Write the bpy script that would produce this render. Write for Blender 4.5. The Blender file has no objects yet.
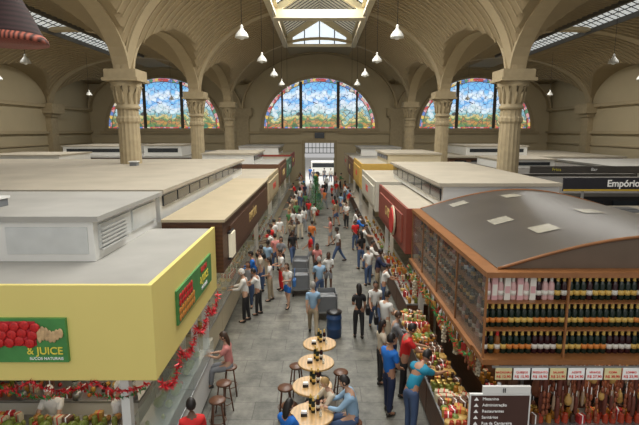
import bpy, math, random
from mathutils import Vector, Matrix
R=random.Random(7)
SC=bpy.context.scene
COL=SC.collection
KIDS={}
pi=math.pi
# ---------------------------------------------------------------- materials
MC={}
def M(name,c,rough=.6,metal=0,var=.10,scale=3.0,emit=0,alpha=1,bump=0,stripe=None):
    if name in MC: return MC[name]
    m=bpy.data.materials.new(name); m.use_nodes=True
    nt=m.node_tree; b=nt.nodes['Principled BSDF']
    b.inputs['Roughness'].default_value=rough; b.inputs['Metallic'].default_value=metal
    tc=nt.nodes.new('ShaderNodeTexCoord'); n=nt.nodes.new('ShaderNodeTexNoise')
    n.inputs['Scale'].default_value=scale; n.inputs['Detail'].default_value=5
    nt.links.new(tc.outputs['Object'],n.inputs['Vector'])
    mx=nt.nodes.new('ShaderNodeMixRGB')
    mx.inputs[1].default_value=[max(0,v*(1-var*1.6)) for v in c]+[1]
    mx.inputs[2].default_value=[min(1,v*(1+var*1.6)) for v in c]+[1]
    nt.links.new(n.outputs['Fac'],mx.inputs[0])
    out=mx.outputs[0]
    if stripe:
        w=nt.nodes.new('ShaderNodeTexWave'); w.bands_direction=stripe[0]; w.inputs['Scale'].default_value=stripe[1]
        w.inputs['Distortion'].default_value=stripe[2]
        nt.links.new(tc.outputs['Object'],w.inputs['Vector'])
        m2=nt.nodes.new('ShaderNodeMixRGB'); m2.blend_type='MULTIPLY'; m2.inputs[0].default_value=stripe[3]
        nt.links.new(out,m2.inputs[1]); nt.links.new(w.outputs['Color'],m2.inputs[2]); out=m2.outputs[0]
    nt.links.new(out,b.inputs['Base Color'])
    if bump:
        bp=nt.nodes.new('ShaderNodeBump'); bp.inputs['Strength'].default_value=bump
        nt.links.new(n.outputs['Fac'],bp.inputs['Height']); nt.links.new(bp.outputs['Normal'],b.inputs['Normal'])
    if emit:
        b.inputs['Emission Color'].default_value=list(c)+[1]; b.inputs['Emission Strength'].default_value=emit
    if alpha<1: b.inputs['Alpha'].default_value=alpha
    MC[name]=m; return m
# ---------------------------------------------------------------- mesh builder
class MB:
    def __init__(s): s.v=[];s.f=[];s.m=[];s.s=[]
    def add(s,vs,fs,m=0,sm=False):
        o=len(s.v); s.v+=[tuple(v) for v in vs]
        for f in fs: s.f.append([i+o for i in f]); s.m.append(m); s.s.append(sm)
        return s
    def box(s,x0,x1,y0,y1,z0,z1,m=0):
        return s.add([(x0,y0,z0),(x1,y0,z0),(x1,y1,z0),(x0,y1,z0),(x0,y0,z1),(x1,y0,z1),(x1,y1,z1),(x0,y1,z1)],
          [(0,3,2,1),(4,5,6,7),(0,1,5,4),(1,2,6,5),(2,3,7,6),(3,0,4,7)],m)
    def lathe(s,prof,c=(0,0,0),n=14,m=0,sm=True,sx=1,sy=1,flute=0):
        vs=[];fs=[]
        for r,z in prof:
            for k in range(n):
                rr=r*(1-flute*(k%2)); a=2*pi*k/n
                vs.append((c[0]+rr*math.cos(a)*sx,c[1]+rr*math.sin(a)*sy,c[2]+z))
        for i in range(len(prof)-1):
            for k in range(n):
                k2=(k+1)%n; fs.append((i*n+k,i*n+k2,(i+1)*n+k2,(i+1)*n+k))
        fs.append(tuple(range(n-1,-1,-1))); fs.append(tuple((len(prof)-1)*n+k for k in range(n)))
        return s.add(vs,fs,m,sm)
    def ell(s,c,r,m=0,n=10,k=7,keep=None):
        vs=[];fs=[]
        for i in range(k+1):
            t=pi*i/k
            for j in range(n):
                a=2*pi*j/n
                vs.append((c[0]+r[0]*math.sin(t)*math.cos(a),c[1]+r[1]*math.sin(t)*math.sin(a),c[2]+r[2]*math.cos(t)))
        for i in range(k):
            for j in range(n):
                f=(i*n+j,(i+1)*n+j,(i+1)*n+(j+1)%n,i*n+(j+1)%n)
                if keep:
                    q=[sum(vs[x][d] for x in f)/4-c[d] for d in range(3)]
                    if not keep(q): continue
                fs.append(f)
        return s.add(vs,fs,m,True)
    def tube(s,pts,r,n=6,m=0):
        pts=[Vector(p) for p in pts]; vs=[];fs=[]
        rr=r if isinstance(r,(list,tuple)) else [r]*len(pts)
        for i,p in enumerate(pts):
            d=(pts[min(i+1,len(pts)-1)]-pts[max(i-1,0)]).normalized()
            u=Vector((1,0,0)) if abs(d.z)>=.9 else d.cross(Vector((0,0,1))).normalized()
            w=d.cross(u).normalized(); u=w.cross(d)
            for k in range(n):
                a=2*pi*k/n; vs.append(p+(u*math.cos(a)+w*math.sin(a))*rr[i])
        for i in range(len(pts)-1):
            for k in range(n):
                fs.append((i*n+k,i*n+(k+1)%n,(i+1)*n+(k+1)%n,(i+1)*n+k))
        fs.append(tuple(range(n-1,-1,-1))); fs.append(tuple((len(pts)-1)*n+k for k in range(n)))
        return s.add(vs,fs,m,True)
    def mesh(s,name,mats):
        me=bpy.data.meshes.new(name); me.from_pydata(s.v,[],s.f)
        for x in (mats if isinstance(mats,(list,tuple)) else [mats]): me.materials.append(x)
        me.polygons.foreach_set('material_index',s.m); me.polygons.foreach_set('use_smooth',s.s)
        me.update(); return me
def setp(o,label=None,category=None,group=None,kind=None):
    if label: o['label']=label
    if category: o['category']=category
    if group: o['group']=group
    if kind: o['kind']=kind
def O(name,mb,mats=None,parent=None,loc=(0,0,0),rz=0,bevel=0,**k):
    me=mb.mesh(name,mats) if isinstance(mb,MB) else mb
    o=bpy.data.objects.new(name,me); COL.objects.link(o); o.location=loc; o.rotation_euler[2]=rz
    if parent: o.parent=parent; KIDS.setdefault(parent.name,[]).append(o)
    if bevel:
        b=o.modifiers.new('b','BEVEL'); b.width=bevel; b.segments=2
    setp(o,**k); return o
def E(name,loc=(0,0,0),rz=0,parent=None,**k):
    o=O(name,None,None,parent,loc,rz,**k); o.empty_display_size=.1; return o
def clone(src,loc,rz=0,sc=None,mats=None,parent=None,**k):
    c=src.copy(); COL.objects.link(c)
    if parent: c.parent=parent; KIDS.setdefault(parent.name,[]).append(c)
    else:
        c.location=loc; c.rotation_euler[2]=rz
        if sc: c.scale=(sc,sc,sc) if not isinstance(sc,tuple) else sc
    base=src.name.split('.')[0]
    if mats and base in mats and c.material_slots:
        c.material_slots[0].link='OBJECT'; c.material_slots[0].material=mats[base]
    for kk in KIDS.get(src.name,[]): clone(kk,None,mats=mats,parent=c)
    if not parent: setp(c,**k)
    return c
def text(body,size,mat,parent,loc,rot,align='CENTER',name='lettering',ext=.004,sx=1,bold=0):
    cu=bpy.data.curves.new('t','FONT'); cu.body=body; cu.size=size; cu.extrude=ext; cu.align_x=align; cu.align_y='CENTER'; cu.offset=bold
    t=bpy.data.objects.new('t',cu); COL.objects.link(t)
    dg=bpy.context.evaluated_depsgraph_get(); me=bpy.data.meshes.new_from_object(t.evaluated_get(dg))
    bpy.data.objects.remove(t); me.materials.clear(); me.materials.append(mat)
    o=O(name,me,None,parent,loc); o.rotation_euler=rot; o.scale=(sx,1,1); return o
FRONT=(pi/2,0,0); LFACE=(pi/2,0,pi/2)
RFACE=(pi/2,0,-pi/2)
# ---------------------------------------------------------------- palette
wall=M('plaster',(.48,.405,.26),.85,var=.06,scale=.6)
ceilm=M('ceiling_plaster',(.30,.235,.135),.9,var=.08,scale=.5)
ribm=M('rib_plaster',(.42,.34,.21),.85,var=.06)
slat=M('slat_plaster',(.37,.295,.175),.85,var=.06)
stone=M('column_stone',(.40,.325,.20),.8,var=.14,scale=4,bump=.3)
white=M('white_paint',(.76,.76,.73),.5,var=.04)
cream=M('cream_paint',(.60,.53,.37),.6,var=.05)
roofb=M('roof_beige',(.42,.375,.295),.8,var=.14,scale=.8)
roofg=M('roof_grey',(.38,.37,.34),.8,var=.14,scale=.9)
rooft=M('roof_tan',(.44,.365,.24),.8,var=.1,scale=1)
yellow=M('yellow_paint',(.84,.71,.23),.5,var=.03,scale=1)
wood=M('dark_wood',(.12,.05,.022),.45,var=.25,scale=6,stripe=('Z',3,3,.3))
owood=M('orange_wood',(.28,.115,.038),.4,var=.2,scale=5)
twood=M('table_wood',(.58,.36,.15),.35,var=.15,scale=5,stripe=('X',4,4,.2))
swood=M('stool_wood',(.12,.05,.025),.4,var=.2,scale=8)
black=M('black',(.012,.012,.014),.35,var=.1)
dark=M('dark_glass',(.03,.035,.04),.12,var=.1)
steel=M('steel',(.40,.41,.42),.35,.7,var=.08)
grey=M('grey_plastic',(.16,.17,.18),.5)
blue=M('blue_plastic',(.02,.06,.16),.4)
red=M('red',(.62,.03,.025),.5); green=M('green',(.03,.18,.04),.6,var=.3)
brownroof=M('brown_sheet',(.088,.078,.068),.32,.15,var=.15,scale=.8)
patchm=M('clear_sheet',(.36,.34,.28),.25)
gold=M('gold_letter',(.7,.5,.18),.4)
redl=M('red_letter',(.7,.05,.04),.5); yel=M('yellow_letter',(.9,.75,.1),.5)
whitel=M('white_letter',(.85,.85,.82),.5,emit=.1)  # white with a faint added glow to brighten it, not a lamp
glassc=M('case_glass',(.55,.65,.62),.1,alpha=.22)
glassd=M('showcase_glass',(.22,.20,.17),.02,alpha=.28)
signbrown=M('sign_brown',(.075,.035,.028),.4)
lampw=M('lamp_enamel',(.62,.62,.58),.35,var=.02)
skyg=M('skylight_glass',(.78,.89,1.0),.3,emit=.9,var=.02)
skyg3=M('skylight_glass_veiled',(.70,.66,.54),.5,emit=.18,var=.04)
skyg2=M('skylight_glass_side',(.78,.82,.82),.3,emit=.5,var=.1,scale=.6)
barm=M('skylight_bar',(.10,.095,.085),.6)
# floor
fm=bpy.data.materials.new('stone_floor'); fm.use_nodes=True; nt=fm.node_tree; b=nt.nodes['Principled BSDF']
tc=nt.nodes.new('ShaderNodeTexCoord'); br=nt.nodes.new('ShaderNodeTexBrick'); br.offset=.5
br.inputs['Scale'].default_value=1; br.inputs['Brick Width'].default_value=1.0; br.inputs['Row Height'].default_value=.7
br.inputs['Mortar Size'].default_value=.010; br.inputs['Color1'].default_value=(.165,.162,.142,1); br.inputs['Color2'].default_value=(.13,.13,.114,1); br.inputs['Mortar'].default_value=(.085,.083,.072,1)
n=nt.nodes.new('ShaderNodeTexNoise'); n.inputs['Scale'].default_value=1.6; n.inputs['Detail'].default_value=10; n.inputs['Roughness'].default_value=.75
cr=nt.nodes.new('ShaderNodeValToRGB'); cr.color_ramp.elements[0].position=.35; cr.color_ramp.elements[0].color=(.2,.2,.2,1); cr.color_ramp.elements[1].position=.65; cr.color_ramp.elements[1].color=(.8,.79,.76,1)
mx=nt.nodes.new('ShaderNodeMixRGB'); mx.blend_type='OVERLAY'; mx.inputs[0].default_value=.8
nt.links.new(tc.outputs['Object'],br.inputs['Vector']); nt.links.new(tc.outputs['Object'],n.inputs['Vector'])
nt.links.new(n.outputs['Fac'],cr.inputs[0])
nt.links.new(br.outputs['Color'],mx.inputs[1]); nt.links.new(cr.outputs[0],mx.inputs[2]); nt.links.new(mx.outputs[0],b.inputs['Base Color']); b.inputs['Roughness'].default_value=.5
# stained glass
def glassmat(name,border=False):
    m=bpy.data.materials.new(name); m.use_nodes=True; nt=m.node_tree; b=nt.nodes['Principled BSDF']
    N=nt.nodes.new; L=nt.links.new
    tc=N('ShaderNodeTexCoord'); v=N('ShaderNodeTexVoronoi'); v.inputs['Scale'].default_value=2.2 if not border else 2.8
    L(tc.outputs['Object'],v.inputs['Vector'])
    if border:
        rp=N('ShaderNodeValToRGB'); rp.color_ramp.interpolation='CONSTANT'
        sp=N('ShaderNodeSeparateColor'); L(v.outputs['Color'],sp.inputs[0]); L(sp.outputs[0],rp.inputs[0])
        cols=[(.0,(.45,.08,.08)),(.22,(.60,.30,.32)),(.4,(.65,.45,.12)),(.55,(.1,.25,.15)),(.7,(.12,.2,.45)),(.85,(.6,.55,.42))]
    else:
        sp=N('ShaderNodeSeparateXYZ'); L(tc.outputs['Object'],sp.inputs[0])
        no=N('ShaderNodeTexNoise'); no.inputs['Scale'].default_value=.55; no.inputs['Detail'].default_value=4; L(tc.outputs['Object'],no.inputs['Vector'])
        sc=N('ShaderNodeSeparateColor'); L(v.outputs['Color'],sc.inputs[0])
        ma=N('ShaderNodeMath'); ma.operation='MULTIPLY_ADD'; ma.inputs[1].default_value=3.2; L(no.outputs['Fac'],ma.inputs[0]); L(sp.outputs['Z'],ma.inputs[2])
        mb_=N('ShaderNodeMath'); mb_.operation='MULTIPLY_ADD'; mb_.inputs[1].default_value=.5; L(sc.outputs[1],mb_.inputs[0]); L(ma.outputs[0],mb_.inputs[2])
        dv=N('ShaderNodeMath'); dv.operation='MULTIPLY_ADD'; dv.inputs[1].default_value=1/5.8; dv.inputs[2].default_value=-.23; L(mb_.outputs[0],dv.inputs[0])
        rp=N('ShaderNodeValToRGB'); L(dv.outputs[0],rp.inputs[0])
        cols=[(0,(.03,.07,.04)),(.12,(.07,.20,.07)),(.20,(.50,.22,.07)),(.26,(.06,.20,.09)),(.32,(.62,.50,.20)),(.37,(.14,.36,.42)),(.47,(.72,.82,.90)),(.60,(.10,.38,.80)),(.72,(.78,.88,.96)),(.86,(.16,.46,.85))]
    el=rp.color_ramp.elements
    while len(el)<len(cols): el.new(.5)
    for e,(p,c) in zip(el,cols): e.position=p
    for i,(p,c) in enumerate(cols): el[i].color=list(c)+[1]
    src=rp.outputs[0]
    if not border:
        mx=N('ShaderNodeMixRGB'); mx.inputs[0].default_value=.04; L(rp.outputs[0],mx.inputs[1]); L(v.outputs['Color'],mx.inputs[2]); src=mx.outputs[0]
    ve=N('ShaderNodeTexVoronoi'); ve.feature='DISTANCE_TO_EDGE'; ve.inputs['Scale'].default_value=v.inputs['Scale'].default_value; L(tc.outputs['Object'],ve.inputs['Vector'])
    gt=N('ShaderNodeMath'); gt.operation='GREATER_THAN'; gt.inputs[1].default_value=.03; L(ve.outputs['Distance'],gt.inputs[0])
    ml=N('ShaderNodeMixRGB'); ml.inputs[1].default_value=(.08,.08,.08,1); L(gt.outputs[0],ml.inputs[0]); L(src,ml.inputs[2])
    L(ml.outputs[0],b.inputs['Base Color']); L(ml.outputs[0],b.inputs['Emission Color']); b.inputs['Emission Strength'].default_value=1.05
    return m
sgl=glassmat('stained_glass'); sgb=glassmat('stained_border',True)
# ================================================================ SHELL
YB=56.0; XW=26.0
O('floor',MB().box(-XW,XW,-4,YB,-.2,0),fm,kind='structure')
O('ground_outside',MB().box(-30,30,YB+.4,YB+60,-.25,-.05),M('paving',(.50,.49,.46),.8),label='pale paving of the street outside the door',category='ground',kind='stuff')
bw=MB().box(-XW,-1.7,YB,YB+.4,0,18).box(1.7,XW,YB,YB+.4,0,18).box(-1.7,1.7,YB,YB+.4,4.9,18)
O('wall_back',bw,wall,kind='structure')
O('wall_left',MB().box(-XW-.4,-XW,-4,YB+.4,-.2,14),wall,kind='structure')
O('wall_right',MB().box(XW,XW+.4,-4,YB+.4,-.2,14),wall,kind='structure')
BAY=[3.75,16.25,28.75,41.25,53.75]; ZS=8.75; YL=47.5; RZ=2.9
SW=1.3; SY0,SY1=22.0,46.0
def zn(ax): return ZS+6.0*math.sqrt(max(0,1-(ax/8.6)**2)) if ax<8.6 else ZS
def za(ax): 
    u=(ax-17.3)/8.45; return ZS+4.4*math.sqrt(1-u*u) if abs(u)<1 else ZS
def zy(y):
    z=ZS
    for c in BAY:
        u=(y-c)/6.0
        if abs(u)<1: z=ZS+RZ*math.sqrt(1-u*u)
    return z
def zc(x,y):
    ax=abs(x); return max(zn(ax),za(ax),zy(y))
st=.2; nx=int(round(2*XW/st)); y0c=4.0; ny=int(round((YB-y0c)/st))
cm=MB(); vs=[(-XW+i*st,y0c+j*st,zc(-XW+i*st,y0c+j*st)) for j in range(ny+1) for i in range(nx+1)]
fs=[]
for j in range(ny):
    y=y0c+(j+.5)*st
    for i in range(nx):
        ax=abs(-XW+(i+.5)*st)
        if ax<3.2 and y<YL: continue
        if abs(ax-17.3)<SW and SY0<y<SY1: continue
        a=j*(nx+1)+i; fs.append((a,a+nx+1,a+nx+2,a+1))
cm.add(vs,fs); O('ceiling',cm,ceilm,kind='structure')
def ribx(mb,xa,xb,y,w,d,stp=.25):
    n=int(abs(xb-xa)/stp); zz=zy(y); run=[]
    def flush():
        if len(run)>1:
            vs=[];fs=[]
            for x,z in run: vs+=[(x,y-w/2,z+.02),(x,y+w/2,z+.02),(x,y+w/2,z-d),(x,y-w/2,z-d)]
            for i in range(len(run)-1):
                for k in range(4): fs.append((i*4+k,i*4+(k+1)%4,(i+1)*4+(k+1)%4,(i+1)*4+k))
            mb.add(vs,fs)
        run.clear()
    for i in range(n+1):
        x=xa+(xb-xa)*i/n; z=max(zn(abs(x)),za(abs(x)))
        if z>zz+.01: run.append((x,z))
        else: flush()
    flush()
k=1
for xa,xb in ((-8.5,-3.2),(3.2,8.5),(-25.8,-18.7),(-15.9,-9.1),(9.1,15.9),(18.7,25.8)):
    mb=MB(); y=4.6
    while y<YB-.3:
        ribx(mb,xa,xb,y,.09,.08); y+=.6
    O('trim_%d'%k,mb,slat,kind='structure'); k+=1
def arc(mb,cx,y,a,b,w,d,t0,t1,n=32,axis='x'):
    vs=[];fs=[]
    for i in range(n+1):
        t=t0+(t1-t0)*i/n; c,s=math.cos(t),math.sin(t)
        for (aa,bb,yy) in ((a+.12,b+.12,-w/2),(a+.12,b+.12,w/2),(a-d,b-d,w/2),(a-d,b-d,-w/2)):
            if axis=='x': vs.append((cx+aa*c,y+yy,ZS+bb*s))
            else: vs.append((cx+yy,y+aa*c,ZS+bb*s))
    for i in range(n):
        for q in range(4): fs.append((i*4+q,i*4+(q+1)%4,(i+1)*4+(q+1)%4,(i+1)*4+q))
    fs.append((0,1,2,3)); fs.append(tuple(n*4+q for q in (3,2,1,0)))
    mb.add(vs,fs)
tt=math.acos(3.2/8.6)
for y in (22.5,35,47.5,55.6):
    mb=MB(); w,d=.8,.10
    if y<47:
        arc(mb,0,y,8.6,6.0,w,d,0,tt); arc(mb,0,y,8.6,6.0,w,d,pi-tt,pi)
    else: arc(mb,0,y,8.6,6.0,.7,d,0,pi)
    for c in (-17.3,17.3): arc(mb,c,y,8.45,4.4,w if y<50 else .7,d,0,pi)
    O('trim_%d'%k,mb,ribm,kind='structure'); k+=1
for x in (-8.75,8.75):
    mb=MB()
    for c in BAY[1:]:
        t0=0 if c<50 else math.acos(2.25/6.0)
        arc(mb,x,c,6.0,RZ,.7,.08,t0,pi,24,'y')
    O('trim_%d'%k,mb,ribm,kind='structure'); k+=1
# lantern
lz=zn(3.2); EZ=14.98; AZ=17.0
mb=MB()
for s in (-1,1):
    xa,xb=sorted((s*3.2,s*3.35)); mb.box(xa,xb,4,YL,lz-.3,EZ)
    xa,xb=sorted((s*2.95,s*3.36)); mb.box(xa,xb,4,YL-.01,EZ-.12,EZ+.05); mb.box(xa,xb,4,YL-.01,lz-.35,lz-.15)
for y in (22.3,34.8): mb.box(-3.19,3.19,y,y+.8,lz-.45,lz+.1)
def gab(mb,y,w0,h0,w1,h1,t):
    P=[(-w0,lz-.3),(-w0,EZ),(0,AZ+h0),(w0,EZ),(w0,lz-.3)]; Q=[(-w1,lz-.05),(-w1,EZ-.12),(0,AZ-h1),(w1,EZ-.12),(w1,lz-.05)]
    vs=[(x,y,z) for x,z in P]+[(x,y,z) for x,z in Q]+[(x,y+t,z) for x,z in P]+[(x,y+t,z) for x,z in Q]
    fs=[(i,(i+1)%5,5+(i+1)%5,5+i) for i in range(5)]+[(i,(i+1)%5,10+(i+1)%5,10+i) for i in range(5)]+[(5+i,5+(i+1)%5,15+(i+1)%5,15+i) for i in range(5)]
    mb.add(vs,fs)
gab(mb,YL-.25,3.2,.1,2.5,.65,.2)
gab(mb,36.2,3.2,.1,2.6,.55,.3)
O('trim_%d'%k,mb,cream,kind='structure'); k+=1
w=E('window_1',kind='structure'); YM=36.3
for s in (-1,1):
    O('pane',MB().add([(s*3.2,4,EZ+.02),(s*3.2,YM,EZ+.02),(0,YM,AZ+.02),(0,4,AZ+.02)],[(0,1,2,3)]),skyg,w)
    O('pane',MB().add([(s*3.2,YM,EZ+.02),(s*3.2,YL,EZ+.02),(0,YL,AZ+.02),(0,YM,AZ+.02)],[(0,1,2,3)]),skyg3,w)
O('pane',MB().add([(-3.1,YL-.05,lz-.2),(3.1,YL-.05,lz-.2),(3.1,YL-.05,EZ),(0,YL-.05,AZ),(-3.1,YL-.05,EZ)],[(0,1,2,3,4)]),skyg,w)
mb=MB(); y=4.5
while y<YL:
    for s in (-1,1): mb.tube([(s*3.2,y,EZ-.02),(0,y,AZ-.02)],.055 if y<YM else .03,4)
    y+=.9
for s in (-1,1):
    for f in (.0,.17,.33,.5,.67,.83): mb.tube([(s*3.2*f,4,EZ-.02+(AZ-EZ)*(1-f)),(s*3.2*f,YM,EZ-.02+(AZ-EZ)*(1-f))],.055,4)
for x in (-1.4,0,1.4): mb.tube([(x,YL-.1,lz-.1),(x,YL-.1,AZ-.2-abs(x)*.6)],.05,4)
O('glazing_bar',mb,barm,w)
wi=2
for c in (-17.3,17.3):
    w=E('window_%d'%wi,kind='structure'); wi+=1
    z0=za(17.3-SW)
    g=MB()
    for s in (-1,1): g.add([(c+s*SW,SY0,z0),(c+s*SW,SY1,z0),(c,SY1,z0+.5),(c,SY0,z0+.5)],[(0,1,2,3)])
    O('pane',g,skyg2,w)
    mb=MB(); y=SY0+.3
    while y<SY1:
        for s in (-1,1): mb.tube([(c+s*SW,y,z0-.02),(c,y,z0+.47)],.03,4)
        y+=.6
    for s in (-1,1):
        for f in (0,.5): mb.tube([(c+s*SW*f,SY0,z0-.02+.5*(1-f)),(c+s*SW*f,SY1,z0-.02+.5*(1-f))],.035,4)
        xa,xb=sorted((c+s*SW,c+s*(SW-.15))); mb.box(xa,xb,SY0,SY1,z0-.25,z0+.05)
    O('glazing_bar',mb,barm,w)
def archwin(cx,idx):
    W,H=6.3,5.5; w=E('window_%d'%idx,(cx,YB,6.55),kind='structure')
    xs=[-W,-4.2,-2.1,2.1,4.2,W]
    top=lambda x:H*math.sqrt(max(0,1-(x/W)**2))
    for a,b_ in zip(xs,xs[1:]):
        P=[(a+(b_-a)*i/12) for i in range(13)]
        vs=[(x,-.10,0) for x in P]+[(x,-.10,top(x)) for x in P]
        O('pane',MB().add(vs,[(i,i+1,14+i,13+i) for i in range(12)]),sgl,w)
    def ring(mb,r0,r1,ya,yb,n=40):
        vs=[];fs=[]
        for i in range(n+1):
            t=pi*i/n; c,s=math.cos(t),math.sin(t)
            vs+=[((W+r0)*c,ya,(H+r0)*s),((W+r1)*c,ya,(H+r1)*s),((W+r1)*c,yb,(H+r1)*s),((W+r0)*c,yb,(H+r0)*s)]
        for i in range(n):
            for q in range(4): fs.append((i*4+q,i*4+(q+1)%4,(i+1)*4+(q+1)%4,(i+1)*4+q))
        mb.add(vs,fs); return mb
    O('stained_border',ring(MB(),-.34,-.02,-.14,-.11).box(-W+.5,W-.5,-.14,-.11,0,.15),sgb,w)
    O('frame',ring(ring(MB(),0,.35,-.3,0),-.41,-.34,-.17,-.12).box(-W-.5,W+.5,-.35,0,-.35,0),stone,w)
    for x in xs[1:-1]:
        ww=.17 if abs(x)<3 else .11
        O('mullion',MB().box(x-ww,x+ww,-.22,-.1,0,top(x)-.05),M('mullion_dark',(.10,.085,.065),.7),w)
for c in (0,-17.6,17.6): archwin(c,wi); wi+=1
# door
d=E('door_1',(0,YB,0),kind='structure')
O('frame',MB().box(-2.0,-1.7,-.2,0,0,5.2).box(1.7,2.0,-.2,0,0,5.2).box(-1.7,1.7,-.2,0,4.9,5.2),stone,d)
mb=MB()
for i in range(9): mb.box(-1.68+i*.42-.03,-1.68+i*.42+.03,.1,.14,3.7,4.9)
for z in (3.7,4.3): mb.box(-1.7,1.7,.08,.14,z,z+.08)
O('transom_grille',mb,M('iron_green',(.06,.09,.075),.5),d)
for s in (-1,1):
    mb=MB()
    for i in range(5): mb.box(s*1.7-.02,s*1.7+.02,.5+i*.3,.54+i*.3,0,3.2)
    mb.box(s*1.7-.03,s*1.7+.03,.45,1.8,0,.8).box(s*1.7-.03,s*1.7+.03,.45,1.8,3.1,3.2)
    O('door_leaf',mb,MC['iron_green'],d)
cl=E('wall_vent_panel',(0,YB-.02,5.7),label='small dark square panel set above the doorway',category='vent')
O('frame',MB().box(-.7,.7,-.08,0,-.4,.5),stone,cl); O('grille',MB().box(-.55,.55,-.11,-.08,-.28,.38),dark,cl)
va=E('parked_van',(1.2,YB+13,-.05),label='white parked van on the street outside',category='van')
O('body',MB().box(-2.4,1.6,-.9,.9,.35,2.1).box(1.6,2.5,-.85,.85,.35,1.2),white,va,bevel=.08); O('window_band',MB().box(-2.2,1.5,-.92,-.9,1.25,1.85),dark,va)
for x in (-1.5,1.5):
    w_=O('wheel',MB().lathe([(.33,-.1),(.36,0),(.33,.1)],n=16),black,va,loc=(x,-.82,.35)); w_.rotation_euler=(pi/2,0,0)
# cornices
mb=MB()
for z,h,dd in ((6.0,.25,.25),(8.45,.3,.35),(4.9,.12,.12)):
    for s in (-1,1):
        xa,xb=sorted((s*XW,s*(XW-dd))); mb.box(xa,xb,4,YB,z,z+h)
        xa,xb=sorted((s*24.9,s*2.1)) 
        if z<8: mb.box(xa,xb,YB-dd,YB,z-.05,z-.05+h)
O('trim_%d'%k,mb,ribm,kind='structure'); k+=1
# columns
def column(loc):
    c=E('column',loc,label='tall carved stone column with flared capital under the arches',category='column',group='nave columns')
    O('base',MB().box(-.85,.85,-.85,.85,0,.5).box(-.7,.7,-.7,.7,.5,1.2),stone,c,bevel=.04)
    O('shaft',MB().lathe([(.58,1.2),(.58,1.4),(.50,1.5),(.46,6.6),(.53,6.7),(.53,6.85),(.46,6.95),(.46,7.3)],n=32,flute=.05,sm=False),stone,c)
    cap=MB()
    cap.lathe([(.54,7.25),(.54,7.37),(.47,7.42),(.51,7.9),(.60,8.2),(.72,8.45)],n=24)
    for i in range(12):
        a=2*pi*i/12; ca,sa=math.cos(a),math.sin(a)
        cap.tube([(ca*.47,sa*.47,7.5),(ca*.53,sa*.53,7.9),(ca*.63,sa*.63,8.25),(ca*.70,sa*.70,8.22)],[.06,.07,.055,.03],6)
    cap.box(-.78,.78,-.78,.78,8.45,8.58); cap.box(-.70,.70,-.70,.70,8.58,8.95)
    O('capital',cap,stone,c); return c
c0=column((-8.7,22.5,0))
for p in ((8.7,22.5,0),(-8.7,35,0),(8.7,35,0),(-8.7,47.5,0),(8.7,47.5,0)): clone(c0,p,label=c0['label'],category='column')
for i,(x,y) in enumerate(((-8.7,YB),(8.7,YB),(-25.9,47.5),(25.9,47.5),(-25.9,35),(25.9,35))):
    mb=MB()
    if abs(x)<20: mb.box(x-.7,x+.7,y-.3,y,0,7.6).box(x-.85,x+.85,y-.4,y,7.6,7.9).box(x-1.1,x+1.1,y-.5,y,7.9,8.8)
    else:
        s=1 if x>0 else -1; xa,xb=sorted((s*25.5,s*26)); mb.box(xa,xb,y-.6,y+.6,0,7.6)
        xa,xb=sorted((s*25.3,s*26)); mb.box(xa,xb,y-.8,y+.8,7.6,7.9); xa,xb=sorted((s*25.0,s*26)); mb.box(xa,xb,y-1.1,y+1.1,7.9,8.8)
    O('trim_%d'%k,mb,stone,kind='structure'); k+=1
# ================================================================ PENDANT LAMPS
lp=E('pendant_lamp',(-2.8,18.3,9.6),label='white enamel bell pendant lamp on a long thin rod',category='lamp',group='hanging bell lamps')
O('lamp_shade',MB().lathe([(.25,0),(.24,.03),(.21,.12),(.13,.22),(.075,.28),(.05,.34),(.055,.40),(.02,.45)],n=20),lampw,lp)
O('bulb',MB().ell((0,0,.02),(.11,.11,.10)),M('bulb_glass',(.75,.75,.7),.3),lp)
O('rod',MB().tube([(0,0,.4),(0,0,5.0)],.012,5),black,lp)
for y in (24.5,30.8,37.0,43.2): clone(lp,(-2.8,y,9.6),label=lp['label'],category='lamp')
for y in (18.3,24.5,30.8,37.0,43.2): clone(lp,(2.8,y,9.6),label=lp['label'],category='lamp')
for s in (-1,1):
    for x,y,z in ((14.6,25,9.6),(19.9,31,9.4),(14.6,37,9.4),(19.9,43,9.3),(14.6,49,9.3)):
        clone(lp,(s*x,y,z),label='white bell pendant lamp hanging in the side aisle',category='lamp')
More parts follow.
